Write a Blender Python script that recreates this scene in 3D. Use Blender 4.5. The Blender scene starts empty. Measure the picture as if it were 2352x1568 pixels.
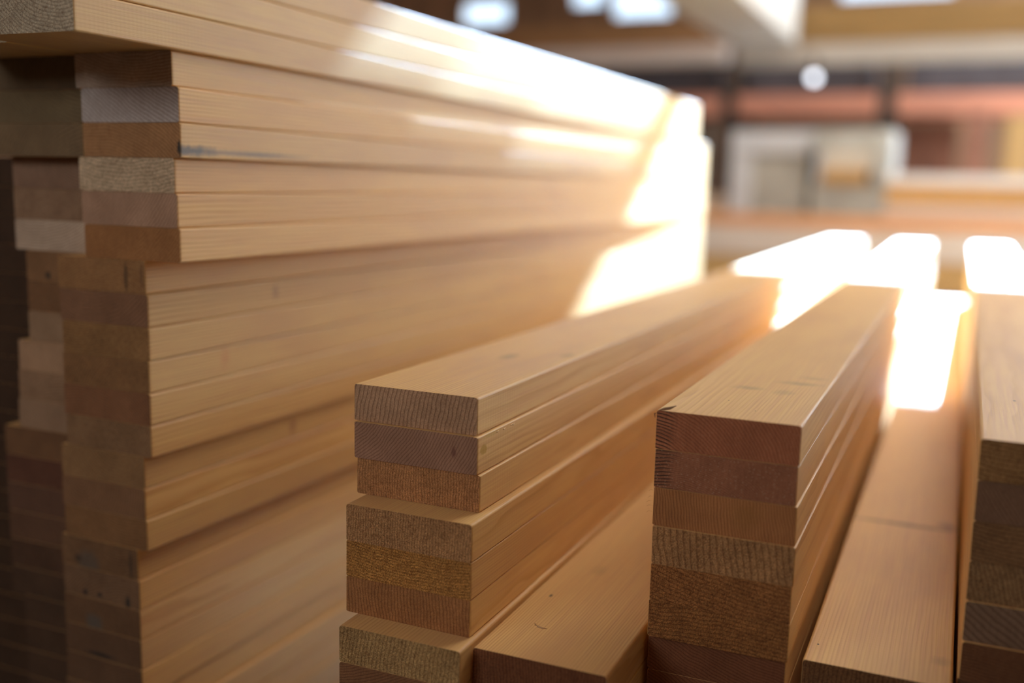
import bpy, bmesh, math, random
from mathutils import Vector, Matrix
S = bpy.context.scene
C = S.collection
random.seed(7)

# ------------------------------------------------------------------ camera
F_PX = 2364.4
cam_d = bpy.data.cameras.new('camera')
cam = bpy.data.objects.new('camera', cam_d)
C.objects.link(cam)
R_ = Vector((0.9151, 0.4026, 0.0224)); U_ = Vector((-0.0818, 0.1310, 0.9880)); F_ = Vector((-0.3948, 0.9060, -0.1529))
R_.normalize(); F_ = (F_ - R_ * F_.dot(R_)).normalized(); U_ = R_.cross(F_)
cam.matrix_world = Matrix(((R_.x, U_.x, -F_.x, 0), (R_.y, U_.y, -F_.y, 0), (R_.z, U_.z, -F_.z, 0), (0, 0, 0, 1)))
cam_d.sensor_width = 36.0
cam_d.lens = 36.0 * F_PX / 2352.0
cam_d.clip_start = 0.02; cam_d.clip_end = 60
cam_d.dof.use_dof = True
cam_d.dof.focus_distance = 1.03
cam_d.dof.aperture_fstop = 1.25
cam_d.dof.aperture_blades = 0
S.camera = cam

# ------------------------------------------------------------------ light and exposure
SUN_DIR = Vector((0.24, 1.45, 1.0)).normalized()          # towards the sun
W = bpy.data.worlds.new('sky'); S.world = W; W.use_nodes = True
bg = W.node_tree.nodes['Background']
bg.inputs['Color'].default_value = (0.62, 0.80, 1.0, 1); bg.inputs['Strength'].default_value = 2.8
sun_d = bpy.data.lights.new('sun', 'SUN'); sun = bpy.data.objects.new('sun', sun_d); C.objects.link(sun)
sun_d.energy = 125.0; sun_d.angle = math.radians(0.9); sun_d.color = (0.38, 0.63, 1.0)
sun.rotation_euler = SUN_DIR.to_track_quat('Z', 'Y').to_euler(); sun.location = (2, 14, 9)

def area(name, loc, target, sx, sy, power, color):
    d = bpy.data.lights.new(name, 'AREA'); d.shape = 'RECTANGLE'; d.size = sx; d.size_y = sy
    d.energy = power; d.color = color
    o = bpy.data.objects.new(name, d); C.objects.link(o); o.location = loc
    o.rotation_euler = (Vector(loc) - Vector(target)).to_track_quat('Z', 'Y').to_euler()
    return o
# daylight through the big door in the right wall, through the skylight and the openings of the room
area('daylight_right_door', (4.25, 6.0, 1.2), (0, 6.0, 1.1), 5.0, 1.9, 36, (0.86, 0.93, 1.0))
area('daylight_back_door', (2.85, 10.15, 1.5), (2.3, 0, 1.1), 2.6, 1.8, 260, (0.74, 0.87, 1.0))
area('daylight_skylight', (1.9, 7.9, 2.58), (1.9, 7.9, 0), 4.2, 2.4, 130, (0.80, 0.90, 1.0))
area('daylight_near_window', (-2.1, -2.98, 1.55), (-0.8, 1.0, 0.0), 1.8, 1.2, 44, (0.90, 0.94, 1.0))
area('fill_lamp_light', (0.7, 3.7, 2.46), (0.7, 3.7, 0), 1.5, 0.25, 80, (1.0, 0.90, 0.76))  # added fill, unseen, brightens the timber piles behind

S.view_settings.view_transform = 'Standard'; S.view_settings.look = 'None'
S.view_settings.gamma = 1.0; S.view_settings.use_curve_mapping = False
S.view_settings.exposure = 0.02
S.render.film_transparent = False
S.cycles.max_bounces = 10; S.cycles.diffuse_bounces = 7; S.cycles.glossy_bounces = 4
S.cycles.use_denoising = True
S.cycles.sample_clamp_indirect = 6.0

# ------------------------------------------------------------------ node helpers
class NT:
    def __init__(s, name):
        s.m = bpy.data.materials.new(name); s.m.use_nodes = True
        s.t = s.m.node_tree; s.t.nodes.clear()
        s.out = s.n('ShaderNodeOutputMaterial'); s.b = s.n('ShaderNodeBsdfPrincipled')
        s.t.links.new(s.b.outputs[0], s.out.inputs[0])
    def n(s, typ, **k):
        x = s.t.nodes.new(typ)
        for a, v in k.items(): setattr(x, a, v)
        return x
    def put(s, sock, v):
        if isinstance(v, bpy.types.NodeSocket): s.t.links.new(v, sock)
        elif v is not None: sock.default_value = v
    def math(s, op, a, b=None, c=None, clamp=False):
        x = s.n('ShaderNodeMath', operation=op, use_clamp=clamp)
        s.put(x.inputs[0], a); s.put(x.inputs[1], b); s.put(x.inputs[2], c)
        return x.outputs[0]
    def vec(s, op, a, b=None, scale=None):
        x = s.n('ShaderNodeVectorMath', operation=op)
        s.put(x.inputs[0], a); s.put(x.inputs[1], b)
        if scale is not None: s.put(x.inputs['Scale'], scale)
        return x.outputs['Value'] if op in ('LENGTH', 'DOT_PRODUCT') else x.outputs[0]
    def noise(s, v, scale=1.0, detail=2.0, rough=0.5, dist=0.0):
        x = s.n('ShaderNodeTexNoise'); s.put(x.inputs['Vector'], v)
        x.inputs['Scale'].default_value = scale; x.inputs['Detail'].default_value = detail
        x.inputs['Roughness'].default_value = rough; x.inputs['Distortion'].default_value = dist
        return x.outputs['Fac']
    def mix(s, f, a, b, mode='MIX'):
        x = s.n('ShaderNodeMix', data_type='RGBA', blend_type=mode)
        s.put(x.inputs[0], f); s.put(x.inputs[6], a); s.put(x.inputs[7], b)
        return x.outputs[2]
    def ramp(s, f, stops):
        x = s.n('ShaderNodeValToRGB'); s.put(x.inputs[0], f); e = x.color_ramp.elements
        while len(e) < len(stops): e.new(0.5)
        for q, (p, c) in zip(e, stops):
            q.position = p; q.color = (*c, 1) if len(c) == 3 else c
        return x.outputs[0]
    def mr(s, v, a, b, c=0.0, d=1.0):
        x = s.n('ShaderNodeMapRange'); s.put(x.inputs[0], v)
        for i, q in enumerate((a, b, c, d)): x.inputs[i + 1].default_value = q
        return x.outputs[0]
    def attr(s, name):
        x = s.n('ShaderNodeAttribute', attribute_type='OBJECT', attribute_name=name); return x
    def bump(s, h, strength, dist):
        x = s.n('ShaderNodeBump'); s.put(x.inputs['Height'], h)
        x.inputs['Strength'].default_value = strength; x.inputs['Distance'].default_value = dist
        s.t.links.new(x.outputs[0], s.b.inputs['Normal'])

def wood_core(w):
    """solid pine: growth rings round a pith that each board carries in its own properties"""
    tc = w.n('ShaderNodeTexCoord'); p = tc.outputs['Object']
    seed = w.attr('grain_seed').outputs['Fac']
    off = w.n('ShaderNodeCombineXYZ'); w.put(off.inputs[0], seed); w.put(off.inputs[1], w.math('MULTIPLY', seed, 1.7)); w.put(off.inputs[2], w.math('MULTIPLY', seed, -0.6))
    ps = w.vec('ADD', p, off.outputs[0])
    lowv = w.vec('MULTIPLY', ps, (7.0, 0.9, 7.0))
    n1 = w.n('ShaderNodeTexNoise'); w.put(n1.inputs['Vector'], lowv); n1.inputs['Detail'].default_value = 2.0
    warp = w.vec('SCALE', w.vec('SUBTRACT', n1.outputs['Color'], (0.5, 0.5, 0.5)), scale=0.007)
    pith = w.attr('pith').outputs['Vector']
    sp = w.n('ShaderNodeSeparateXYZ'); w.put(sp.inputs[0], pith)
    q = w.vec('ADD', p, warp)
    sq = w.n('ShaderNodeSeparateXYZ'); w.put(sq.inputs[0], q)
    dx = w.math('SUBTRACT', sq.outputs[0], sp.outputs[0]); dz = w.math('SUBTRACT', sq.outputs[2], sp.outputs[1])
    r = w.math('SQRT', w.math('ADD', w.math('MULTIPLY', dx, dx), w.math('MULTIPLY', dz, dz)))
    ring = w.math('FRACT', w.math('DIVIDE', r, sp.outputs[2]))
    return p, ps, ring, r

def spots_on(w, col, spots, local):
    """stains, knots and resin marks at set places on one board"""
    for (x, y, z, rx, ry, rz, c, k, soft) in spots:
        d = w.vec('MULTIPLY', w.vec('SUBTRACT', local, (x, y, z)), (1 / rx, 1 / ry, 1 / rz))
        L = w.vec('LENGTH', d)
        nn = w.noise(local, 1.2 / max(min(rx, ry, rz), 0.003), 3.0)
        L = w.math('ADD', L, w.math('MULTIPLY', w.math('SUBTRACT', nn, 0.5), 0.8))
        f = w.math('MULTIPLY', w.mr(L, 1.0, 1.0 - soft, 0.0, 1.0), k)
        col = w.mix(f, col, (*c, 1))
    return col

def face_mat(name, spots=(), light=(0.72, 0.47, 0.205), dark=(0.53, 0.295, 0.105)):
    w = NT(name); p, ps, ring, r = wood_core(w)
    base = w.ramp(ring, [(0.0, light), (0.50, tuple(a * .97 for a in light)), (0.84, dark), (0.93, tuple(a * .95 for a in dark)), (1.0, light)])
    amount = w.mr(w.noise(w.vec('MULTIPLY', ps, (5, 1.5, 5)), 1.0, 1.0), 0.3, 0.7, 0.2, 0.75)
    amount = w.math('MULTIPLY', amount, w.attr('ring_strength').outputs['Fac'], clamp=True)
    base = w.mix(amount, (*light, 1), base)
    fibre = w.noise(w.vec('MULTIPLY', ps, (420, 7, 420)), 1.0, 3.0, 0.65)
    base = w.mix(0.20, base, w.ramp(fibre, [(0.32, (0.30, 0.17, 0.07)), (0.60, (0.95, 0.74, 0.46))]), 'OVERLAY')
    blot = w.noise(w.vec('MULTIPLY', ps, (14, 4, 14)), 1.0, 3.0)
    base = w.mix(w.mr(blot, 0.50, 0.72, 0, 0.5), base, (0.58, 0.33, 0.15, 1))
    tone = w.attr('tone').outputs['Color']
    base = w.mix(1.0, base, tone, 'MULTIPLY')
    base = spots_on(w, base, spots, p)
    w.put(w.b.inputs['Base Color'], base)
    w.put(w.b.inputs['Roughness'], w.mr(fibre, 0.2, 0.8, 0.46, 0.60))
    w.b.inputs['Specular IOR Level'].default_value = 0.4
    chat = w.n('ShaderNodeTexWave', wave_type='BANDS', bands_direction='Y'); w.put(chat.inputs['Vector'], p)
    chat.inputs['Scale'].default_value = 55.0; chat.inputs['Distortion'].default_value = 1.5
    hgt = w.math('ADD', w.math('MULTIPLY', fibre, 0.8), w.math('MULTIPLY', chat.outputs['Fac'], 0.12))
    hgt = w.math('ADD', hgt, w.math('MULTIPLY', ring, -0.25))
    w.bump(hgt, 0.35, 0.0006)
    return w.m

def end_mat(name, spots=()):
    """sawn end grain: darker than the faces, smooth or torn by the board's own roughness"""
    w = NT(name); p, ps, ring, r = wood_core(w)
    rough = w.attr('torn').outputs['Fac']
    tone = w.attr('end_tone').outputs['Color']
    base = w.ramp(ring, [(0.0, (1.04, 1.04, 1.04)), (0.55, (0.98, .98, .98)), (0.86, (0.52, 0.45, 0.40)), (1.0, (1.06, 1.06, 1.06))])
    base = w.mix(0.9, (1, 1, 1, 1), base)
    pv = w.vec('MULTIPLY', ps, (1.0, 0.06, 1.0))
    # torn fibres: clumps along the ring direction plus fine grit
    vo = w.n('ShaderNodeTexVoronoi'); w.put(vo.inputs['Vector'], w.vec('MULTIPLY', pv, (900, 1, 640))); vo.inputs['Scale'].default_value = 1.0
    clump = w.mr(vo.outputs['Distance'], 0.1, 0.75, 1.0, 0.0)
    grit = w.noise(pv, 900.0, 3.0, 0.7)
    mid = w.noise(pv, 190.0, 3.0, 0.6)
    fuzz = w.math('MULTIPLY', w.math('ADD', w.math('MULTIPLY', clump, 0.55), w.math('MULTIPLY', grit, 0.6)), w.mr(mid, 0.30, 0.65, 0.55, 1.2))
    torncol = w.ramp(fuzz, [(0.15, (0.46, 0.36, 0.28)), (0.45, (0.98, 0.95, 0.90)), (0.80, (1.55, 1.52, 1.42))])
    finecol = w.ramp(grit, [(0.25, (0.80, 0.77, 0.74)), (0.75, (1.14, 1.14, 1.13))])
    # saw streaks: fine slanted lines over the smooth ends
    saw = w.noise(w.vec('MULTIPLY', pv, (700, 1, 60)), 1.0, 2.0)
    finecol = w.mix(0.5, finecol, w.ramp(saw, [(0.35, (0.82, 0.80, 0.78)), (0.65, (1.10, 1.10, 1.10))]), 'MULTIPLY')
    base = w.mix(1.0, base, w.mix(rough, finecol, torncol), 'MULTIPLY')
    # radial drying checks
    blot = w.noise(pv, 26.0, 2.0)
    base = w.mix(1.0, base, w.ramp(blot, [(0.3, (0.86, 0.84, 0.82)), (0.7, (1.10, 1.10, 1.10))]), 'MULTIPLY')
    base = w.mix(1.0, base, tone, 'MULTIPLY')
    base = w.mix(1.0, base, (1.30, 1.24, 1.16, 1), 'MULTIPLY')
    px = w.n('ShaderNodeSeparateXYZ'); w.put(px.inputs[0], p)
    line = w.mr(w.math('FRACT', w.math('DIVIDE', r, 0.0034)), 0.62, 0.80, 0.0, 1.0)
    near = w.mr(w.math('ADD', px.outputs[0], w.math('MULTIPLY', w.noise(pv, 60.0, 2.0), 0.03)), -0.044, -0.030, 1.0, 0.0)
    base = w.mix(w.math('MULTIPLY', w.math('MULTIPLY', line, near), w.attr('check').outputs['Fac'], clamp=True), base, (0.05, 0.025, 0.015, 1))
    fl = w.n('ShaderNodeTexVoronoi'); w.put(fl.inputs['Vector'], w.vec('MULTIPLY', pv, (330, 1, 420))); fl.inputs['Scale'].default_value = 1.0
    base = w.mix(w.math('MULTIPLY', w.mr(fl.outputs['Distance'], 0.12, 0.20, 0.6, 0.0), w.attr('fleck').outputs['Fac'], clamp=True), base, (0.62, 0.42, 0.25, 1))
    base = spots_on(w, base, spots, p)
    w.put(w.b.inputs['Base Color'], base)
    w.b.inputs['Roughness'].default_value = 0.8; w.b.inputs['Specular IOR Level'].default_value = 0.25
    h = w.math('ADD', w.math('MULTIPLY', w.math('MULTIPLY', fuzz, rough), 1.6), w.math('MULTIPLY', saw, 0.12))
    h = w.math('ADD', h, w.math('MULTIPLY', ring, -0.15))
    w.bump(h, 0.9, 0.0011)
    return w.m

def plain(name, col, rough=0.6, metal=0.0, var=0.15, scale=6.0, stretch=(1, 1, 1), emit=None):
    w = NT(name); tc = w.n('ShaderNodeTexCoord')
    v = w.vec('MULTIPLY', tc.outputs['Object'], stretch)
    n = w.noise(v, scale, 4.0)
    lo = tuple(c * (1 - var) for c in col); hi = tuple(min(1, c * (1 + var)) for c in col)
    w.put(w.b.inputs['Base Color'], w.ramp(n, [(0.3, lo), (0.7, hi)]))
    w.b.inputs['Roughness'].default_value = rough; w.b.inputs['Metallic'].default_value = metal
    if emit:
        w.b.inputs['Emission Color'].default_value = (*emit[0], 1); w.b.inputs['Emission Strength'].default_value = emit[1]
    w.bump(n, 0.2, 0.004)
    return w.m

# ------------------------------------------------------------------ mesh helpers
def tag(o, label=None, cat=None, group=None, kind=None):
    if label: o['label'] = label
    if cat: o['category'] = cat
    if group: o['group'] = group
    if kind: o['kind'] = kind
    return o

def link(name, bm, mats, parent=None, loc=None, smooth=False):
    me = bpy.data.meshes.new(name); bm.normal_update(); bm.to_mesh(me); bm.free()
    for m in mats: me.materials.append(m)
    o = bpy.data.objects.new(name, me); C.objects.link(o)
    if smooth:
        for q in me.polygons: q.use_smooth = True
    if parent: o.parent = parent
    if loc: o.location = loc
    return o

def box_bm(x0, x1, y0, y1, z0, z1, bev=0.0, seg=2, bm=None):
    own = bm is None
    bm = bm or bmesh.new()
    r = bmesh.ops.create_cube(bm, size=1.0)
    vs = r['verts']
    for v in vs: v.co = Vector(((x0 + x1) / 2 + v.co.x * (x1 - x0), (y0 + y1) / 2 + v.co.y * (y1 - y0), (z0 + z1) / 2 + v.co.z * (z1 - z0)))
    if bev > 0:
        es = {e for v in vs for e in v.link_edges}
        bmesh.ops.bevel(bm, geom=list(es), offset=bev, segments=seg, affect='EDGES', profile=0.5)
    return bm

def box(name, x0, x1, y0, y1, z0, z1, mat, parent=None, bev=0.004, rz=0.0):
    """a box whose origin is the middle of its base"""
    cx, cy = (x0 + x1) / 2, (y0 + y1) / 2
    px, py, pz = (0, 0, 0) if parent is None else parent.location
    o = link(name, box_bm(x0 - cx, x1 - cx, y0 - cy, y1 - cy, 0, z1 - z0, bev), mat if isinstance(mat, (list, tuple)) else [mat], parent, (cx - px, cy - py, z0 - pz))
    o.rotation_euler.z = rz
    return o

def empty(name, loc):
    o = bpy.data.objects.new(name, None); C.objects.link(o); o.location = loc; o.empty_display_size = 0.1
    return o

def plank_mesh(w, L, th, rad, seed, flat=0.3):
    """planed plank with eased long edges: outline in x and z, run along y with slight unevenness; face material 0, ends 1"""
    rnd = random.Random(seed)
    bm = bmesh.new(); prof = []
    seg = 4
    rz_ = rad * flat
    for cx, cz, a0 in ((w / 2 - rad, th - rz_, 0), (-w / 2 + rad, th - rz_, 90), (-w / 2 + rad, rad * .6, 180), (w / 2 - rad, rad * .6, 270)):
        rr = rad; kz = (rz_ if a0 < 180 else rad * .6)
        for i in range(seg + 1):
            a = math.radians(a0 + 90 * i / seg)
            prof.append((cx + rr * math.cos(a), cz + kz * math.sin(a)))
    ys = [0, 0.0012, 0.004, 0.012, 0.03, 0.06, 0.1, 0.16, 0.24, 0.35, 0.5, 0.7, 0.95, 1.3, 1.8, 2.4, 3.0]
    ys = [y for y in ys if y < L - 0.05] + [L]
    rings = []
    jig = [rnd.uniform(-1, 1) for _ in prof]
    for k, y in enumerate(ys):
        ring = []
        for j, (x, z) in enumerate(prof):
            jx = jz = 0.0
            if k <= 2:                                   # slightly crushed arris at the saw cut
                s = (0.00022, 0.00012, 0.00005)[k]
                jx = jig[j] * s - math.copysign((0.0006, 0.0001, 0)[k], x); jz = -math.copysign((0.00012, 0.00003, 0)[k], z - th / 2)
            ring.append(bm.verts.new((x + jx, y, z + jz)))
        rings.append(ring)
    n = len(prof)
    for a, b in zip(rings, rings[1:]):
        for i in range(n):
            j = (i + 1) % n
            f = bm.faces.new((a[i], b[i], b[j], a[j])); f.smooth = (i % (seg + 1)) != seg; f.material_index = 0
    f0 = bm.faces.new(rings[0]); f0.material_index = 1
    f1 = bm.faces.new(list(reversed(rings[-1]))); f1.material_index = 1
    bmesh.ops.recalc_face_normals(bm, faces=bm.faces)
    for e in f0.edges[:] + f1.edges[:]: e.smooth = False
    return bm

WOOD = face_mat('pine_planed_face'); ENDM = end_mat('pine_sawn_end')
def rgb(h, k=1.0):
    c = [int(h[i:i + 2], 16) / 255 for i in (0, 2, 4)]
    return [k * (x / 12.92 if x < 0.04045 else ((x + 0.055) / 1.055) ** 2.4) for x in c]

def plank(xl, y0, ztop, label, group, end='b08a63', torn=0.3, pith=(0.03, 0.10, 0.0032), L=3.66, w=0.14, th=0.038, tone=1.0, warm=0.0,
          yaw=0.0, rad=0.0028, fspots=None, espots=None, light=None, xr=None, flat=0.9, ring=1.0, check=0.0, fleck=0.0):
    """xl, y0: near left corner; ztop: height of its upper face. Spots are given in world coordinates."""
    if xr is not None: w = xr - xl
    seed = random.random() * 40
    cx = xl + w / 2
    lm, em = WOOD, ENDM
    if fspots: lm = face_mat('pine_marked_face', [(s[0] - cx, s[1] - y0, s[2] - (ztop - th), *s[3:]) for s in fspots])
    if espots: em = end_mat('pine_marked_end', [(s[0] - cx, s[1] - y0, s[2] - (ztop - th), *s[3:]) for s in espots])
    gap = 0.0002
    o = link('plank', plank_mesh(w, L, th - gap, rad, seed, flat), [lm, em], None, (cx, y0, ztop - th))
    o.rotation_euler.z = yaw
    o['grain_seed'] = float(seed); o['pith'] = [float(v) for v in pith]
    o['ring_strength'] = float(ring); o['check'] = float(check); o['fleck'] = float(fleck)
    o['torn'] = float(torn); o['tone'] = [float(tone * (1 + warm * .5)), float(tone), float(tone * (1 - warm))]
    o['end_tone'] = [float(v) for v in rgb(end)]
    tag(o, label, 'plank', group)
    return o

# ------------------------------------------------------------------ building: floor, walls, roof with its openings
FLOOR = -0.96; CEIL = 2.60
concrete = plain('dusty_concrete', (0.13, 0.11, 0.09), 0.85, var=0.2, scale=2.0)
boards_dark = plain('dark_wall_boards', (0.40, 0.22, 0.115), 0.8, var=0.35, scale=3.0, stretch=(6, 6, 0.5))
roofwood = plain('roof_boards', (0.42, 0.235, 0.12), 0.8, var=0.25, scale=3.0, stretch=(0.5, 6, 1))
o = box('floor', -6.0, 4.4, -3.1, 10.3, FLOOR - 0.1, FLOOR, concrete, bev=0); tag(o, kind='structure')
def slab(name, x0, x1, y0, y1, z0, z1, m):
    return tag(box(name, x0, x1, y0, y1, z0, z1, m, bev=0), kind='structure')
def holed(name, axis, at, thick, u0, u1, v0, v1, holes, m):
    """one wall or roof sheet with rectangular openings, as one mesh"""
    us = sorted({u0, u1, *[h[0] for h in holes], *[h[1] for h in holes]}); vs = sorted({v0, v1, *[h[2] for h in holes], *[h[3] for h in holes]})
    bm = bmesh.new()
    for a, b in zip(us, us[1:]):
        for c, d in zip(vs, vs[1:]):
            mu, mv = (a + b) / 2, (c + d) / 2
            if any(h[0] < mu < h[1] and h[2] < mv < h[3] for h in holes): continue
            if axis == 'x': box_bm(at, at + thick, a, b, c, d, 0, bm=bm)
            if axis == 'y': box_bm(a, b, at, at + thick, c, d, 0, bm=bm)
            if axis == 'z': box_bm(a, b, c, d, at, at + thick, 0, bm=bm)
    return tag(link(name, bm, [m]), kind='structure')
SK = (0.0, 4.0, 6.74, 9.15); SK2 = (-0.27, 0.0, 6.43, 9.15)                                # roof opening that lets the sun in
SLITS = [(-0.235, -0.206, 4.75, 5.1), (-0.245, -0.197, 5.1, 5.5), (-0.26, -0.184, 5.5, 6.30)]      # added unseen slits, stepped to cast the sun haze on the left stack
holed('ceiling', 'z', CEIL, 0.06, -6.0, 4.4, -3.1, 10.3, [SK, SK2] + SLITS, roofwood)
WIN = [(-5.10, -4.55, 1.63, 1.88), (-3.86, -3.50, 1.76, 1.98), (-3.42, -2.80, 1.63, 1.98), (-1.25, -0.25, 1.70, 1.98)]
holed('wall_back', 'y', 10.2, 0.1, -6.0, 4.4, FLOOR, CEIL, WIN + [(1.5, 4.15, 0.55, 2.4)], boards_dark)
holed('wall_right', 'x', 4.3, 0.1, -3.1, 10.2, FLOOR, CEIL, [(3.5, 8.5, 0.25, 2.2)], boards_dark)
slab('wall_left', -6.1, -6.0, -3.1, 10.2, FLOOR, CEIL, boards_dark)
holed('wall_front', 'y', -3.1, 0.1, -6.0, 4.3, FLOOR, CEIL, [(-3.0, -1.2, 0.95, 2.15)], boards_dark)

# ------------------------------------------------------------------ tall lumber package on the left
GL = 'planks of the tall left stack'
h = 0.038
LF = 0.892
xl = -0.9315
# three planks that jut out at the top
plank(-0.925, 0.752, 0.2457, 'topmost pale plank of the tall left stack, cut off by the picture edge', GL, '9c8a74', 0.5, L=2.44, tone=1.0)
plank(-0.925, 0.752, 0.2077, 'second pale plank from the top of the tall left stack', GL, '9c8a74', 0.5, L=2.44, tone=1.0, pith=(0.0, -0.06, 0.0045))
plank(-0.925, 0.752, 0.1697, 'jutting plank with grey speckled end at the top left, above the recessed ends', GL, 'a59a86', 0.9, L=2.44, pith=(0.05, 0.09, 0.0035), tone=0.96)
g1 = [('a09080', .25, (0.02, 0.25, .0034), -0.9337, -0.7937, 'grey-brown plank end with slanted rings, right under the jutting plank'),
      ('a29892', .05, (0.3, 0.5, .0040), -0.9257, -0.7857, 'smooth bluish grey plank end, second below the jutting plank'),
      ('97704a', .30, (-.05, -0.12, .0036), -0.9247, -0.7847, 'brown plank end with dark blue stain on its right corner'),
      ('c4b094', 1.0, (0.0, 0.3, .0040), -0.9336, -0.7936, 'pale speckled rough plank end in the middle of the upper left stack'),
      ('a08068', .10, (-.2, 0.2, .0036), -0.9312, -0.7912, 'smooth mauve-brown plank end just below the pale speckled one'),
      ('94683f', .25, (-.1, 0.15, .0034), -0.9288, -0.7888, 'brown plank end, lowest of the six that stick out on the left stack')]
zt = 0.1317
BLUE = (0.10, 0.105, 0.10)
for k, (e, t, p, a, b, lab) in enumerate(g1):
    fs = es = None
    if k == 2:
        fs = [(-0.785, 0.90, 0.0262, 0.03, 0.07, 0.008, BLUE, .85, .7), (-0.785, 1.02, 0.0255, 0.03, 0.13, 0.0045, BLUE, .7, .8)]
        es = [(-0.785, 0.892, 0.0285, 0.006, 0.05, 0.0115, (0.03, 0.032, 0.03), .95, .5)]
    plank(a, LF, zt - k * h, lab, GL, e, t, p, L=2.44, xr=b, ring=1.6, yaw=-math.atan((-0.7865 - b) / 2.44), tone=[.97, 1.03, .95, 1.04, .98, 1.05][k], warm=[0, .04, 0, .03, .06, 0][k], fspots=fs, espots=es)
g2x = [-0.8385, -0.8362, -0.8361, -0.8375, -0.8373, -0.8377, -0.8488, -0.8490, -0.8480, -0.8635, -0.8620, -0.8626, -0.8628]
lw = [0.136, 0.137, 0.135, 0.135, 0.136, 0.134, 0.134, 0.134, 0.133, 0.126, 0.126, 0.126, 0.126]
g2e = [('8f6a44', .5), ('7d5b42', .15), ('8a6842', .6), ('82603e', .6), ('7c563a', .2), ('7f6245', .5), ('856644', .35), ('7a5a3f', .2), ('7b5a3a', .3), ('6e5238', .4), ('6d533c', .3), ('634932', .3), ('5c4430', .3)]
g2l = ['brown plank end with a dark slanting crack, first below the six jutting ones',
       'darker brown smooth plank end, second below the six jutting ones',
       'rough brown plank end above the first dark seam of the set-back ends',
       'brown plank end just below the first dark seam of the set-back ends',
       'dark smooth brown plank end in the middle of the left stack',
       'greyish brown plank end above the second dark seam of the left stack',
       'light brown plank end just below the second dark seam of the left stack',
       'dim brown plank end midway between the second and third dark seams',
       'dim brown plank end above the third dark seam of the left stack',
       'stained plank end with a grey blotch, just below the third dark seam',
       'stained plank end with two dark dots near the bottom left',
       'dark plank end with a grey smudge, below the one with two dots',
       'plank below the one with the grey smudge, its end cut off by the bottom edge',
       'plank low on the tall left stack, first of those seen only by their side', 'plank low on the tall left stack, second of those seen only by their side',
       'plank low on the tall left stack, third of those seen only by their side', 'plank low on the tall left stack, fourth of those seen only by their side',
       'plank low on the tall left stack, fifth of those seen only by their side', 'plank low on the tall left stack, sixth of those seen only by their side',
       'bottom plank of the tall left stack, lying on the bearers']
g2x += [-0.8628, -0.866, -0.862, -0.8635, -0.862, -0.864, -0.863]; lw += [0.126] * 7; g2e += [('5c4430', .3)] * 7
DK = (0.025, 0.02, 0.016); GR = (0.10, 0.085, 0.065)
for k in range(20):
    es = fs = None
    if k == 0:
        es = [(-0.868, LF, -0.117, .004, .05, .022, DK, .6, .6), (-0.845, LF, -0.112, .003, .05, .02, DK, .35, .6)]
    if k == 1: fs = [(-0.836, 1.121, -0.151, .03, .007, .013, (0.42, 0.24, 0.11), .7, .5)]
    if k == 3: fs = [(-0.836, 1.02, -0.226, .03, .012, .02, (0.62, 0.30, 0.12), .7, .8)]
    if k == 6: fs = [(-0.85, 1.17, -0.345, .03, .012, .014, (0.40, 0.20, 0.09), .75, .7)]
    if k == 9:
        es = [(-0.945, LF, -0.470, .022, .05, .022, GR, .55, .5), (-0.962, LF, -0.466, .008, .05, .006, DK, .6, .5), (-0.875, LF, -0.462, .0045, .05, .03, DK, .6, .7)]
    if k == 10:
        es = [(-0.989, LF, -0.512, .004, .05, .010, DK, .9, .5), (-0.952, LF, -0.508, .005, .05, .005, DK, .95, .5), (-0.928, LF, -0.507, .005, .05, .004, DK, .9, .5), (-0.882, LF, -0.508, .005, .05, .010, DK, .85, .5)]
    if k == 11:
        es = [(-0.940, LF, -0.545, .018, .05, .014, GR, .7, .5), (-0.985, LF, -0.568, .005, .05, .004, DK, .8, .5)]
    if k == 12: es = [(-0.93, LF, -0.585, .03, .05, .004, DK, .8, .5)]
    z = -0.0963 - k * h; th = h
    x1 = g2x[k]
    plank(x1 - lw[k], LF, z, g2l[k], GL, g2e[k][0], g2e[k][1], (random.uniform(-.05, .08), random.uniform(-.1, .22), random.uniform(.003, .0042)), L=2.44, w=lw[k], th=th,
          tone=1.0 - 0.12 * random.random(), warm=random.uniform(-.02, .12), ring=1.5, fspots=fs, espots=es, yaw=-math.atan((-0.7875 - x1) / 2.44))
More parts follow.
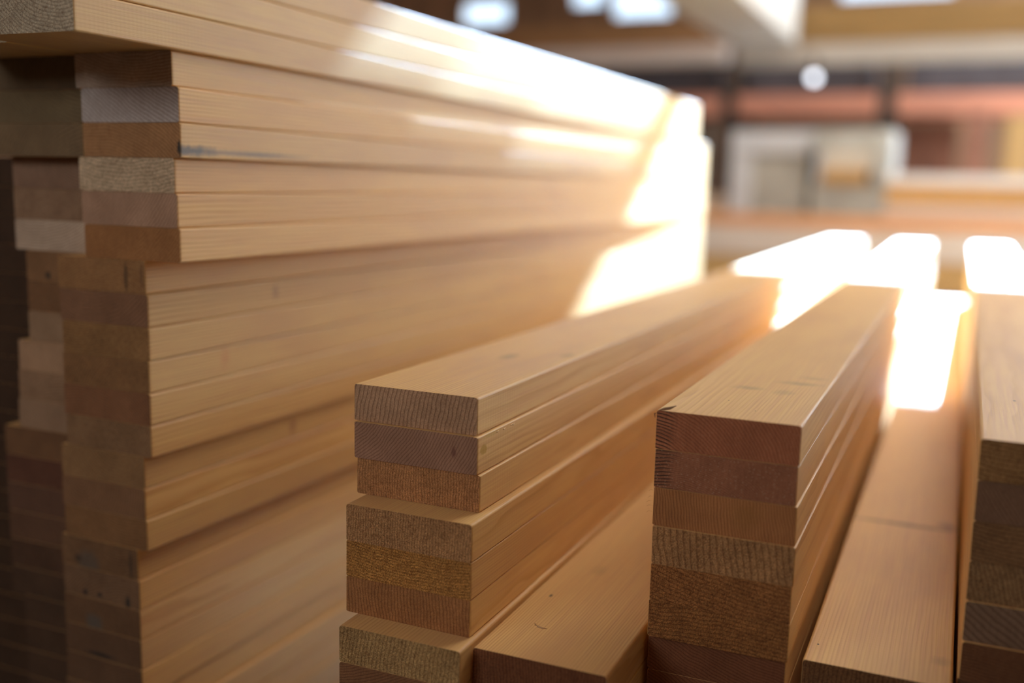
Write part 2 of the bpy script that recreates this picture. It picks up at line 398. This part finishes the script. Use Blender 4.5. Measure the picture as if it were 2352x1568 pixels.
# second column behind it: ends seen at the left edge
GL2 = 'planks of the second column at the left edge'
zt = 0.1317
for k in range(3):
    plank(-1.090, 0.905, zt - k * h, ['dark shaded plank at the left edge, directly under the jutting one', 'dark shaded plank with streaky grain at the left edge, second below the jutting one', 'dark shaded plank at the left edge, third below the jutting one'][k],
          GL2, ['5a4a34', '66563c', '6e5a40'][k], .1, (0.1, [.01, .16, -.1][k], .0045), L=2.42, xr=-.9375)  # shade under the jutting planks put into the darker end colours
for k in range(3):
    plank(-1.072, 0.80, 0.2457 - k * h, ['upper plank of the second column above the picture edge', 'middle plank of the second column above the picture edge', 'plank of the second column level with the jutting grey speckled one'][k], GL2, '8a7a62', .5, L=2.44, xr=-.929)
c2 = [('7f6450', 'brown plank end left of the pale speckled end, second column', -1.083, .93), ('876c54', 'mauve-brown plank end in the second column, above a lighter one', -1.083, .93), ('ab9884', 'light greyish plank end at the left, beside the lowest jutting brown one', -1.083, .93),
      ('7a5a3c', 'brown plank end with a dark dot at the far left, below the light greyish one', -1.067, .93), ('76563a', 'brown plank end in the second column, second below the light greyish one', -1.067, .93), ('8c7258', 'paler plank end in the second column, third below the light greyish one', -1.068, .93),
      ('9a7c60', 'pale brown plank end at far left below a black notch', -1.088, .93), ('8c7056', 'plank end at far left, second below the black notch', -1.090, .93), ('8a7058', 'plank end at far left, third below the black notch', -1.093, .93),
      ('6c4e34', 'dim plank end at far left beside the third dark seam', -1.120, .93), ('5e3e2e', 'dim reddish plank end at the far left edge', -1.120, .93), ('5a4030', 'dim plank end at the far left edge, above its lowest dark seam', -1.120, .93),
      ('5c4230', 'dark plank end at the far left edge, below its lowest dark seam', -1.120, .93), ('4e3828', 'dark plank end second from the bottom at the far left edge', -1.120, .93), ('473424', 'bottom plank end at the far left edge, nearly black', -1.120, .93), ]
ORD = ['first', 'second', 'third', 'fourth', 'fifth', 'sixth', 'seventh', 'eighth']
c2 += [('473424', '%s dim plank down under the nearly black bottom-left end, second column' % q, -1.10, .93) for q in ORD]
z = zt - 3 * h
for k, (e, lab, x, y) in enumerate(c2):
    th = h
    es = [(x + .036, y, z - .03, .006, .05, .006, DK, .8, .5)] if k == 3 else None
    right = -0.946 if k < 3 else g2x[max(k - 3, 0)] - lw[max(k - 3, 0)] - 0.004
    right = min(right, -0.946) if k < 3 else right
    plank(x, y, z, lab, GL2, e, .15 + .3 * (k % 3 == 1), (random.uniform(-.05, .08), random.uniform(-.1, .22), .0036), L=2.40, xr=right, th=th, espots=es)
    z -= h
# third column at the very edge, its shade put into dark end colours
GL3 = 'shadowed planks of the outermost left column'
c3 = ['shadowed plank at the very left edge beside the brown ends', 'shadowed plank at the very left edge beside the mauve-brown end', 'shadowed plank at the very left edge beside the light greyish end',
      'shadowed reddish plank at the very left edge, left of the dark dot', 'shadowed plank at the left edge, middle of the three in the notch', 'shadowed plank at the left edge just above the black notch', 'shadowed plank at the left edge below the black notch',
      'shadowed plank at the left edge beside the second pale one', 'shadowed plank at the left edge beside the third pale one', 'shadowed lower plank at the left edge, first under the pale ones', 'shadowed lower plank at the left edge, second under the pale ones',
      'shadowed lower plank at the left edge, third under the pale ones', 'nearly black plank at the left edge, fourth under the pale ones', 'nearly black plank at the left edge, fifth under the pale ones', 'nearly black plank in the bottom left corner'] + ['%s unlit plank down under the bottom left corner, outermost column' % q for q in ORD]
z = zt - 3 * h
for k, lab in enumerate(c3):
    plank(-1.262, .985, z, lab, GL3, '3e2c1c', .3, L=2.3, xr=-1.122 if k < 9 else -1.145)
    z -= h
# ------------------------------------------------------------------ right package: low base layer and three narrow stacks on it
GA = 'planks of the left narrow stack'; GB = 'planks of the middle narrow stack'; GC = 'planks of the right narrow stack'; GM = 'planks of the low base layer'
YEL = (0.50, 0.30, 0.05)
A = [(-0.5575, .8785, 'a8876a', .30, (0.50, -.08, .0046), 'topmost plank of the left narrow stack, greyish end with upright cracks',
      [(-.490, 1.111, -.206, .012, .028, .01, (.36, .24, .10), .6, .7), (-.432, 1.157, -.206, .010, .020, .01, (.36, .24, .10), .6, .7)], None),
     (-0.5545, .8738, '93705a', .04, (-.16, 0.13, .0030), 'smooth mauve-brown plank second from the top of the left narrow stack, resin on side',
      [(-.4135, .8868, -.2585, .02, .0085, .0062, YEL, .85, .35), (-.4135, .905, -.2465, .02, .028, .0030, (.62, .42, .12), .6, .5)], [(-.440, .874, -.262, .0035, .05, .007, (.16, .06, .04), .7, .6)]),
     (-0.5525, .8760, 'a87a50', .70, (0.50, 0.02, .0030), 'rough-ended plank third from the top of the left narrow stack, above a dark gap', None, None),
     (-0.5435, .8412, 'ab8258', .85, (0.45, 0.0, .0030), 'rough plank on the left narrow stack with a strip of its upper face showing', None, None),
     (-0.5440, .8420, 'b08045', 1.0, (0.02, 0.50, .0030), 'golden, very rough plank end in the left narrow stack', None, None),
     (-0.5448, .8430, '96683f', .40, (0.50, 0.05, .0036), 'reddish brown plank end resting on the wide bottom plank, left narrow stack', None, None)]
z = -0.2058
for k, (x, y, e, t, p, lab, fs, es) in enumerate(A):
    plank(x, y, z - k * h, lab, GA, e, t, p, w=0.1405, fspots=fs, espots=es, yaw=math.radians(-0.5), rad=.0026, tone=1.0, flat=1.0 if k in (0, 3) else .45)
B = [('9a6244', .10, (-.075, -.045, .0030), -.2577, .9412, 'topmost plank of the middle narrow stack, red-brown end with a splintered corner'),
     ('8f6046', .22, (-.05, -.095, .0019), -.2572, .9404, 'flecked red-brown plank end, second from the top of the middle narrow stack'),
     ('98683f', .05, (.60, 0.10, .0028), -.2568, .9402, 'smooth plank end with an orange tinge, third from the top of the middle narrow stack'),
     ('a07a52', .80, (.60, 0.12, .0062), -.2556, .9378, 'rough plank end with upright stripes, fourth from the top of the middle narrow stack'),
     ('94663c', 1.0, (0.10, 0.50, .0040), -.2556, .9380, 'coarse fuzzy plank end, fifth from the top of the middle narrow stack'),
     ('8e6238', .95, (0.0, -.50, .0040), -.2566, .9396, 'coarse brown plank end, sixth from the top of the middle narrow stack')]
z = -0.2124
SM = (.34, .24, .12)
for k, (e, t, p, x, y, lab) in enumerate(B):
    fs = es = None
    if k == 0:
        fs = [(-.200, 1.098, -.2124, .022, .014, .01, SM, .5, .8), (-.155, 1.15, -.2124, .030, .014, .01, SM, .5, .8), (-.162, 1.09, -.2124, .014, .02, .01, SM, .35, .8), (-.145, 1.19, -.2124, .02, .012, .01, SM, .35, .8),
              (-.205, 1.021, -.2124, .0008, .0016, .01, DK, .9, .4), (-.1717, .985, -.2124, .0007, .0014, .01, DK, .9, .4)]
    if k == 2: es = [(-.168, y, -.305, .02, .05, .02, (.30, .13, .03), .45, .8)]
    plank(x, y, z - k * h, lab, GB, e, t, p, w=0.1362 - .001 * (k % 3 == 1), fspots=fs, espots=es, rad=.0022, flat=1.0 if k == 0 else .35, check=1.0 if k < 2 else 0, fleck=1.0 if k == 1 else (.4 if k == 0 else 0))
Cc = [('8a6a44', 1.0, (0, .4, .004), 'topmost plank of the right narrow stack, dark coarse end at the right edge'),
      ('6e5440', .10, (.2, .2, .003), 'smooth grey-brown plank end, second from the top of the right narrow stack'),
      ('75583a', .45, (.0, .5, .004), 'brown mottled plank end, third from the top of the right narrow stack'),
      ('826646', .95, (.3, .1, .004), 'coarse plank end, fourth from the top of the right narrow stack'),
      ('6c5644', .08, (.3, .5, .006), 'smooth grey plank end, fifth from the top of the right narrow stack'),
      ('64432a', .30, (.0, .4, .003), 'dark brown plank end, sixth from the top of the right narrow stack')]
z = -0.2143
cy = [.9800, .9812, .9827, .9850, .9826, .9800]
for k, (e, t, p, lab) in enumerate(Cc):
    fs = [(.061, 1.181, -.2143, .002, .004, .01, DK, .85, .5)] if k == 0 else None
    plank(0.0270, cy[k], z - k * h, lab, GC, e, t, p, fspots=fs, tone=[.93, 1, 1, 1, 1, 1][k], warm=[0.06, 0, 0, 0, 0, 0][k])
# base layer (left to right): under the left stack, wide plank, under the middle stack, wide plank, under the right stack
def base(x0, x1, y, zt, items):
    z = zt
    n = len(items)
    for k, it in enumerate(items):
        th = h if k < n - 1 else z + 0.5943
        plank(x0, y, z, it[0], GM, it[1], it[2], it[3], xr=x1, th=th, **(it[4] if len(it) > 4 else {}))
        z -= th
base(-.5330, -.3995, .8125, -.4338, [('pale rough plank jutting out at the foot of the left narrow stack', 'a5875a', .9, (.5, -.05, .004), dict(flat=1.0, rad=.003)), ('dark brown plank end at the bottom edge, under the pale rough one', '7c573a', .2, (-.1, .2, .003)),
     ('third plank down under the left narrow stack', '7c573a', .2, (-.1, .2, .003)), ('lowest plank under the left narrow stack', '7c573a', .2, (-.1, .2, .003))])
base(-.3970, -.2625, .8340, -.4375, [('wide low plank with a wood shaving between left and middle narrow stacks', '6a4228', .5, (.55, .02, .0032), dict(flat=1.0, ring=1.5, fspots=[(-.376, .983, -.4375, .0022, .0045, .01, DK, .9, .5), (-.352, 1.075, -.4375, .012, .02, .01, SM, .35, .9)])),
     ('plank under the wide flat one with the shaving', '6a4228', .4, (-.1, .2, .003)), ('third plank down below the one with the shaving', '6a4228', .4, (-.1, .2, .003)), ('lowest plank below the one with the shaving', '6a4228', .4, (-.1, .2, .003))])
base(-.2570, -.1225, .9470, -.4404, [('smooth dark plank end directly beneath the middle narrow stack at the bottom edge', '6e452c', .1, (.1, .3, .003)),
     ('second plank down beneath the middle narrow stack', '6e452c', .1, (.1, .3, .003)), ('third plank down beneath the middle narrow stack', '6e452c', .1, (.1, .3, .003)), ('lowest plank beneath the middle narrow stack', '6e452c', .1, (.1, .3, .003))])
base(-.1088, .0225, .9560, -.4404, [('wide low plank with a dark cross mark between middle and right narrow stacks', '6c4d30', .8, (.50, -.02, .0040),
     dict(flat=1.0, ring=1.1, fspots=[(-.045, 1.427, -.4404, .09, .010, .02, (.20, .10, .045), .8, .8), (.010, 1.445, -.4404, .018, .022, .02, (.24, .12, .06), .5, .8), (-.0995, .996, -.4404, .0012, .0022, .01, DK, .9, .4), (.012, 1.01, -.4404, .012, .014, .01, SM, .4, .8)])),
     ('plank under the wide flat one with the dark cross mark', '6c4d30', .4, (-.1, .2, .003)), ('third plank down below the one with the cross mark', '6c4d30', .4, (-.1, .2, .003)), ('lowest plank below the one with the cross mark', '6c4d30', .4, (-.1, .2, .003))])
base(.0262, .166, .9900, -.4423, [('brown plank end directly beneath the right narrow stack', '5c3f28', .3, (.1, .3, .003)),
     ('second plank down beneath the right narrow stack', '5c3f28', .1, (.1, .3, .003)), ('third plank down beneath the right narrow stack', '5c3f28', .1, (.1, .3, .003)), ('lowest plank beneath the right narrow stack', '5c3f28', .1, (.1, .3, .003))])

# splinters and fibres are parts of their planks; the shaving is loose
def tube(name, pts, r, mat, parent=None, flat=0.35):
    bm = bmesh.new(); P = [Vector(p) for p in pts]; prev = None
    for i, p in enumerate(P):
        d = (P[min(i + 1, len(P) - 1)] - P[max(i - 1, 0)]).normalized()
        a = d.orthogonal().normalized(); b = d.cross(a)
        k = r * (1 - 0.75 * abs(2 * i / (len(P) - 1) - 1) ** 2)
        ring = [bm.verts.new(p + a * k * math.cos(t * math.pi / 3) + b * k * flat * math.sin(t * math.pi / 3)) for t in range(6)]
        if prev:
            for t in range(6): bm.faces.new((prev[t], prev[(t + 1) % 6], ring[(t + 1) % 6], ring[t]))
        else: bm.faces.new(ring[::-1])
        prev = ring
    bm.faces.new(prev)
    bmesh.ops.recalc_face_normals(bm, faces=bm.faces)
    return link(name, bm, [mat], parent, smooth=True)
fibre_m = plain('torn_wood_fibre', (0.50, 0.30, 0.14), 0.7, var=0.2, scale=80)
fibre_c = plain('pale_wood_fibre', (0.72, 0.50, 0.25), 0.7, var=0.1, scale=80)
fibre_d = plain('dark_wood_splinter', (0.26, 0.13, 0.06), 0.7, var=0.2, scale=80)
bpl = {o['label']: o for o in C.objects if o.name.startswith('plank')}
def on(o, pts): return [Vector(p) - o.location for p in pts]
top = bpl[B[0][5]] if B[0][5] in bpl else None
bx = [o for o in C.objects if o.get('label', '').startswith('topmost plank of the middle')][0]
tube('splinter', on(bx, [(-.2555, .9418, -.2128), (-.250, .9412, -.2108), (-.245, .9440, -.2100), (-.240, .9475, -.2078)]), .0018, fibre_d, bx)
tube('splinter', on(bx, [(-.2570, .9420, -.2150), (-.2590, .9405, -.2162), (-.2582, .9400, -.2200)]), .0009, fibre_d, bx)
b3 = [o for o in C.objects if o.get('label', '').startswith('smooth plank end with an orange')][0]
for q in range(5):
    z0 = -.2925 - .0052 * q + random.uniform(-.001, .001); ln = random.uniform(.003, .008)
    tube('loose_fibre', on(b3, [(-.2565, .9405, z0), (-.2575 - ln * .5, .9395, z0 + .0006), (-.2572 - ln, .9385, z0 - random.uniform(-.0015, .0025))]), .00018, fibre_m, b3, 1.0)
a3 = [o for o in C.objects if o.get('label', '').startswith('rough-ended plank third')][0]
for q in range(9):
    x0 = -.548 + .015 * q; 
    tube('loose_fibre', on(a3, [(x0, .8760, -.3175), (x0 + .0006, .8748, -.3184), (x0 + random.uniform(-.002, .003), .8742, -.3188)]), .0003, fibre_d, a3, 1.0)
a2 = [o for o in C.objects if o.get('label', '').startswith('smooth mauve-brown plank second')][0]
for q, yy in enumerate((.918, .934, .952, .957)):
    tube('chipped_edge', on(a2, [(-.4146, yy - .006, -.2462), (-.4138, yy, -.2476 - .0008 * (q % 2)), (-.4142, yy + .005, -.2466)]), .0007, fibre_c, a2, .6)
sh = tube('wood_shaving', [(-.3640, .9085, -.4366), (-.3612, .9030, -.4357), (-.3570, .8998, -.4354), (-.3520, .8992, -.4358), (-.3478, .9015, -.4366)], .0010, fibre_m)
tag(sh, 'thin curved wood shaving lying on the low flat plank in front', 'wood shaving')

# bearers that carry the packages
bear = plain('bearer_timber', (0.40, 0.25, 0.13), 0.8, var=0.25, scale=4, stretch=(1, 8, 8))
for i, y in enumerate((1.15, 2.6, 4.2)):
    o = box('bearer', -.60, .22, y - .05, y + .05, FLOOR, -.5945, bear)
    tag(o, ['square timber bearer under the narrow stacks, nearest the camera', 'square timber bearer under the middle of the narrow stacks', 'square timber bearer under the far end of the narrow stacks'][i], 'bearer', 'bearers under the narrow stacks')
for i, y in enumerate((1.15, 2.05, 2.95)):
    o = box('bearer', -1.28, -.86, y - .05, y + .05, FLOOR, -.8565, bear)
    tag(o, ['square timber bearer under the tall left stack, nearest the camera', 'square timber bearer under the middle of the tall left stack', 'square timber bearer under the far end of the tall left stack'][i], 'bearer', 'bearers under the tall stack')

# ------------------------------------------------------------------ blurred background
def wood(name, col, **k): return plain(name, col, 0.6, var=0.12, scale=2.5, stretch=(1, 10, 10), **k)
w_pale = wood('pale_sawn_timber', (0.72, 0.56, 0.42)); w_cream = wood('cream_timber', (0.86, 0.78, 0.66)); w_or = wood('orange_timber', (0.86, 0.42, 0.18))
w_br = wood('brown_timber', (0.42, 0.22, 0.09)); w_pink = wood('pinkish_timber', (0.92, 0.78, 0.68)); w_gold = wood('golden_timber', (0.74, 0.47, 0.19)); w_dkg = wood('golden_brown_timber', (0.40, 0.23, 0.075)); w_greyp = wood('greyish_pale_timber', (0.60, 0.53, 0.45))
w_white = plain('white_sheet', (0.88, 0.89, 0.90), 0.5, var=0.05)
def tbox(name, lab, cat, dims, m, group=None, rz=0, bev=.006):
    o = box(name, *dims, m, bev=bev, rz=rz); return tag(o, lab, cat, group)
GP = 'timbers stacked crosswise behind the planks'
lay = [(FLOOR, -.52, w_br, 'lowest brown timber of the crosswise pile'), (-.519, -.345, w_gold, 'orange-brown timber below the broad pinkish one in the crosswise pile'), (-.344, -.196, w_pink, 'broad pinkish timber lying crosswise behind the planks'), (-.195, -.135, w_or, 'thin orange timber on top of the broad pinkish one')]
for z0, z1, m, lab in lay:
    tbox('timber', lab, 'timber', (-2.3, 2.2, 5.40 + (.0 if z1 > -.2 else .01), 5.62, z0, z1), m, GP, rz=math.radians(-.6))
GR_ = 'timbers of the higher pile behind, at right'
for z0, z1, m, lab in [(FLOOR, -.45, w_br, 'hidden lowest timber of the higher right pile'), (-.449, -.211, w_or, 'orange timber at the foot of the higher right pile'), (-.210, -.072, w_pink, 'pinkish timber in the higher right pile'), (-.071, .030, w_gold, 'golden timber under the white sheet in the right pile')]:
    tbox('timber', lab, 'timber', (-.40, 2.2, 5.74, 6.06, z0, z1), m, GR_, rz=math.radians(-1.0))
tbox('sheet', 'white sheet material lying on the golden timber at right', 'sheet', (-.40, 2.2, 5.72, 6.10, .031, .085), w_white, rz=math.radians(-1.0))
GK = 'pale timbers stacked behind the left stack end'
for k, (z0, z1) in enumerate([(FLOOR, -.50), (-.499, -.30), (-.299, -.17), (-.169, -.05)]):
    tbox('timber', ['lowest pale timber, bottom of the pile left of the bundles', 'second lowest pale timber of the pile left of the bundles', 'second highest pale timber of the pile left of the bundles', 'pale timber on top of the pile left of the bundles'][k], 'timber', (-2.4, -1.36, 6.15, 6.75, z0, z1), w_pale, GK)
# wrapped bundles on a trestle table
def bundle(name, label, x0, x1, y0, y1, z0, z1, mats, parts):
    e = empty(name, ((x0 + x1) / 2, (y0 + y1) / 2, z0)); tag(e, label, 'bundle')
    for nm, d, m in parts: box(nm, *d, m, e, bev=.006)
    return e
w_grey = plain('grey_film', (0.62, 0.62, 0.57), 0.5, var=.15); w_film = plain('white_wrap', (0.86, 0.90, 0.97), 0.35, var=0.04)
x0, x1 = -1.335, -.875
bundle('wrapped_bundle', 'bundle wrapped in white film with bright left side and cap', x0, x1, 6.3, 6.9, -.19, .35, None,
       [('load', (x0 + .02, x1 - .01, 6.33, 6.88, -.19, .20), w_grey), ('side_wrap', (x0, x0 + .13, 6.30, 6.90, -.19, .20), w_film), ('cap', (x0, x1, 6.29, 6.91, .201, .335), w_film)])
x0, x1 = -.850, -.405
bundle('open_bundle', 'grey bundle with cream and golden boards showing, right of the white wrapped one', x0, x1, 6.2, 6.8, -.19, .34, None,
       [('lower_load', (x0 + .01, x1 - .01, 6.22, 6.78, -.19, .03), w_grey), ('golden_board', (x0 + .06, x1 - .13, 6.18, 6.78, .031, .115), w_gold), ('cream_board', (x0 + .06, x1 - .10, 6.18, 6.78, .116, .215), w_cream),
        ('corner_wrap', (x1 - .10, x1, 6.17, 6.79, .031, .335), w_grey), ('top_wrap', (x0, x1 - .101, 6.19, 6.77, .216, .335), w_grey)])
t = empty('trestle_table', (-.87, 6.55, FLOOR)); tag(t, 'low wooden trestle table carrying the two bundles', 'table')
box('tabletop', -1.345, -.402, 6.15, 6.95, -.25, -.1905, w_br, t)
for x in (-1.28, -.47):
    for y in (6.22, 6.88): box('leg', x - .04, x + .04, y - .04, y + .04, FLOOR, -.2505, w_br, t)
# pallet rack
r_or = plain('salmon_orange_paint', (0.95, 0.40, 0.25), 0.45, var=.06); r_dk = plain('dark_brown_steel', (0.10, 0.065, 0.045), 0.6, var=.2)
rk = empty('pallet_rack', (-.6, 8.7, FLOOR)); tag(rk, 'pallet rack with salmon orange beams and dark uprights at the back', 'rack')
for x in (-3.05, -1.83, -.63, .57):
    for y in (8.50, 9.15): box('upright', x - .06, x + .06, y - .05, y + .05, FLOOR, 1.05, r_dk, rk)
xs = (-3.05, -1.83, -.63, .57)
for a, b in zip(xs, xs[1:]):
    for zz in (.57,): box('beam', a + .065, b - .065, 8.44, 8.50, zz, zz + .155, r_or, rk)
    box('beam', a + .065, b - .065, 9.15, 9.20, .57, .76, r_or, rk)
    box('shelf', a + .065, b - .065, 8.51, 9.14, .62, .64, r_dk, rk)
GX = 'boxes and boards kept on the rack'
g_dk = plain('dark_grey_crate', (0.10, 0.085, 0.09), 0.7, var=.2); red_b = plain('red_brown_board', (0.28, 0.11, 0.06), 0.7, var=.25)
for k, (a, b, lab) in enumerate([(-2.9, -1.95, 'dark crate on the rack above the left salmon beam'), (-1.72, -.75, 'dark grey crate on the rack above the middle salmon beam'), (-.5, .45, 'dark grey crate on the rack above the right salmon beam')]):
    tbox('crate', lab, 'crate', (a, b, 8.55, 9.1, .642, .98), g_dk, GX)
for k, (a, b, z1, lab) in enumerate([(-1.75, -1.42, .48, 'tall red-brown board stack standing under the rack, left'), (-1.38, -.74, .50, 'brown board stack standing under the middle of the rack'), (-.52, -.12, .52, 'dark red-brown board stack under the rack at right')]):
    tbox('board_stack', lab, 'board stack', (a, b, 8.6, 9.05, FLOOR, z1), [w_br, red_b, red_b][k])
tbox('post', 'reddish post standing before the rack at right', 'post', (-.05, .075, 7.98, 8.1, FLOOR, .56), plain('dull_red_paint', (.50, .22, .14), .6), None)
tbox('post', 'olive golden post at the right edge of the picture', 'post', (.19, .34, 7.55, 7.7, FLOOR, .50), w_gold, None)
# overhead timbers
K = 7.0 / 6.0
tbox('cross_beam', 'brown cross beam overhead at the upper right', 'beam', (-1.10, 3.4, 7.02, 7.2, .925, 1.16), w_dkg, 'overhead beams', rz=math.radians(-1.2))
tbox('cross_beam', 'pale board fixed under the brown cross beam at the upper right', 'beam', (-1.48, 3.4, 6.95, 7.01, .790, .918), w_greyp, 'overhead beams', rz=math.radians(-1.2))
tbox('overhead_beam', 'large cream beam running towards the camera overhead, upper middle', 'beam', (-1.50, -1.09, 2.9, 6.93, .915, 1.30), w_cream)
tbox('cross_beam', 'orange-brown cross beam overhead at the upper middle, behind the post', 'beam', (-5.2, -1.75, 8.0, 8.12, 1.06, 1.25), w_br, 'overhead beams')
tbox('cross_beam', 'pinkish board under the orange-brown cross beam, upper middle', 'beam', (-5.2, -1.75, 7.93, 7.99, .925, 1.055), w_pink, 'overhead beams')
tbox('post', 'grey-brown post beside the large cream beam, upper middle', 'post', (-2.37, -2.20, 9.30, 9.48, FLOOR, CEIL), plain('weathered_post', (.26, .21, .15), .8), None)
lm = empty('extra_lamp', (-.973, 6.98, .675)); tag(lm, 'small round glowing white lamp put in for a round highlight under the cream beam end', 'extra_lamp')  # glowing ball on a stem, added for a round highlight
bm = bmesh.new(); bmesh.ops.create_uvsphere(bm, u_segments=20, v_segments=12, radius=.028)
link('highlight_ball', bm, [plain('highlight_glow', (.9, .9, 1), .3, emit=((.85, .9, 1), 4.5))], lm, (0, 0, .03), True)
bm = bmesh.new(); bmesh.ops.create_cone(bm, cap_ends=True, segments=20, radius1=.022, radius2=.018, depth=.10)
link('socket', bm, [r_dk], lm, (0, 0, .105), False)
cl = empty('fill_lamp', (0.7, 3.7, 2.50)); tag(cl, 'long ceiling lamp added unseen above the stacks as fill, with a flat white housing', 'extra_lamp')  # housing for the added fill, out of view overhead
box('housing', -0.08, 1.48, 3.55, 3.85, 2.50, 2.5995, w_white, cl)
# windows: frame and pane in the openings of the back wall, and the lights behind them
glass = NT('window_glass'); glass.b.inputs['Transmission Weight'].default_value = 1.0; glass.b.inputs['Roughness'].default_value = 0.0; glass.b.inputs['IOR'].default_value = 1.45
for i, (a, b, c, d) in enumerate(WIN):
    bm = bmesh.new(); f = .025
    for q in ((a, b, c, c + f), (a, b, d - f, d), (a, a + f, c + f, d - f), (b - f, b, c + f, d - f)): box_bm(q[0], q[1], 10.18, 10.24, q[2], q[3], 0, bm=bm)
    wo = link('window_%d' % (i + 1), bm, [w_br]); tag(wo, kind='structure')
    link('pane', box_bm(a + f, b - f, 10.205, 10.211, c + f, d - f), [glass.m], wo)
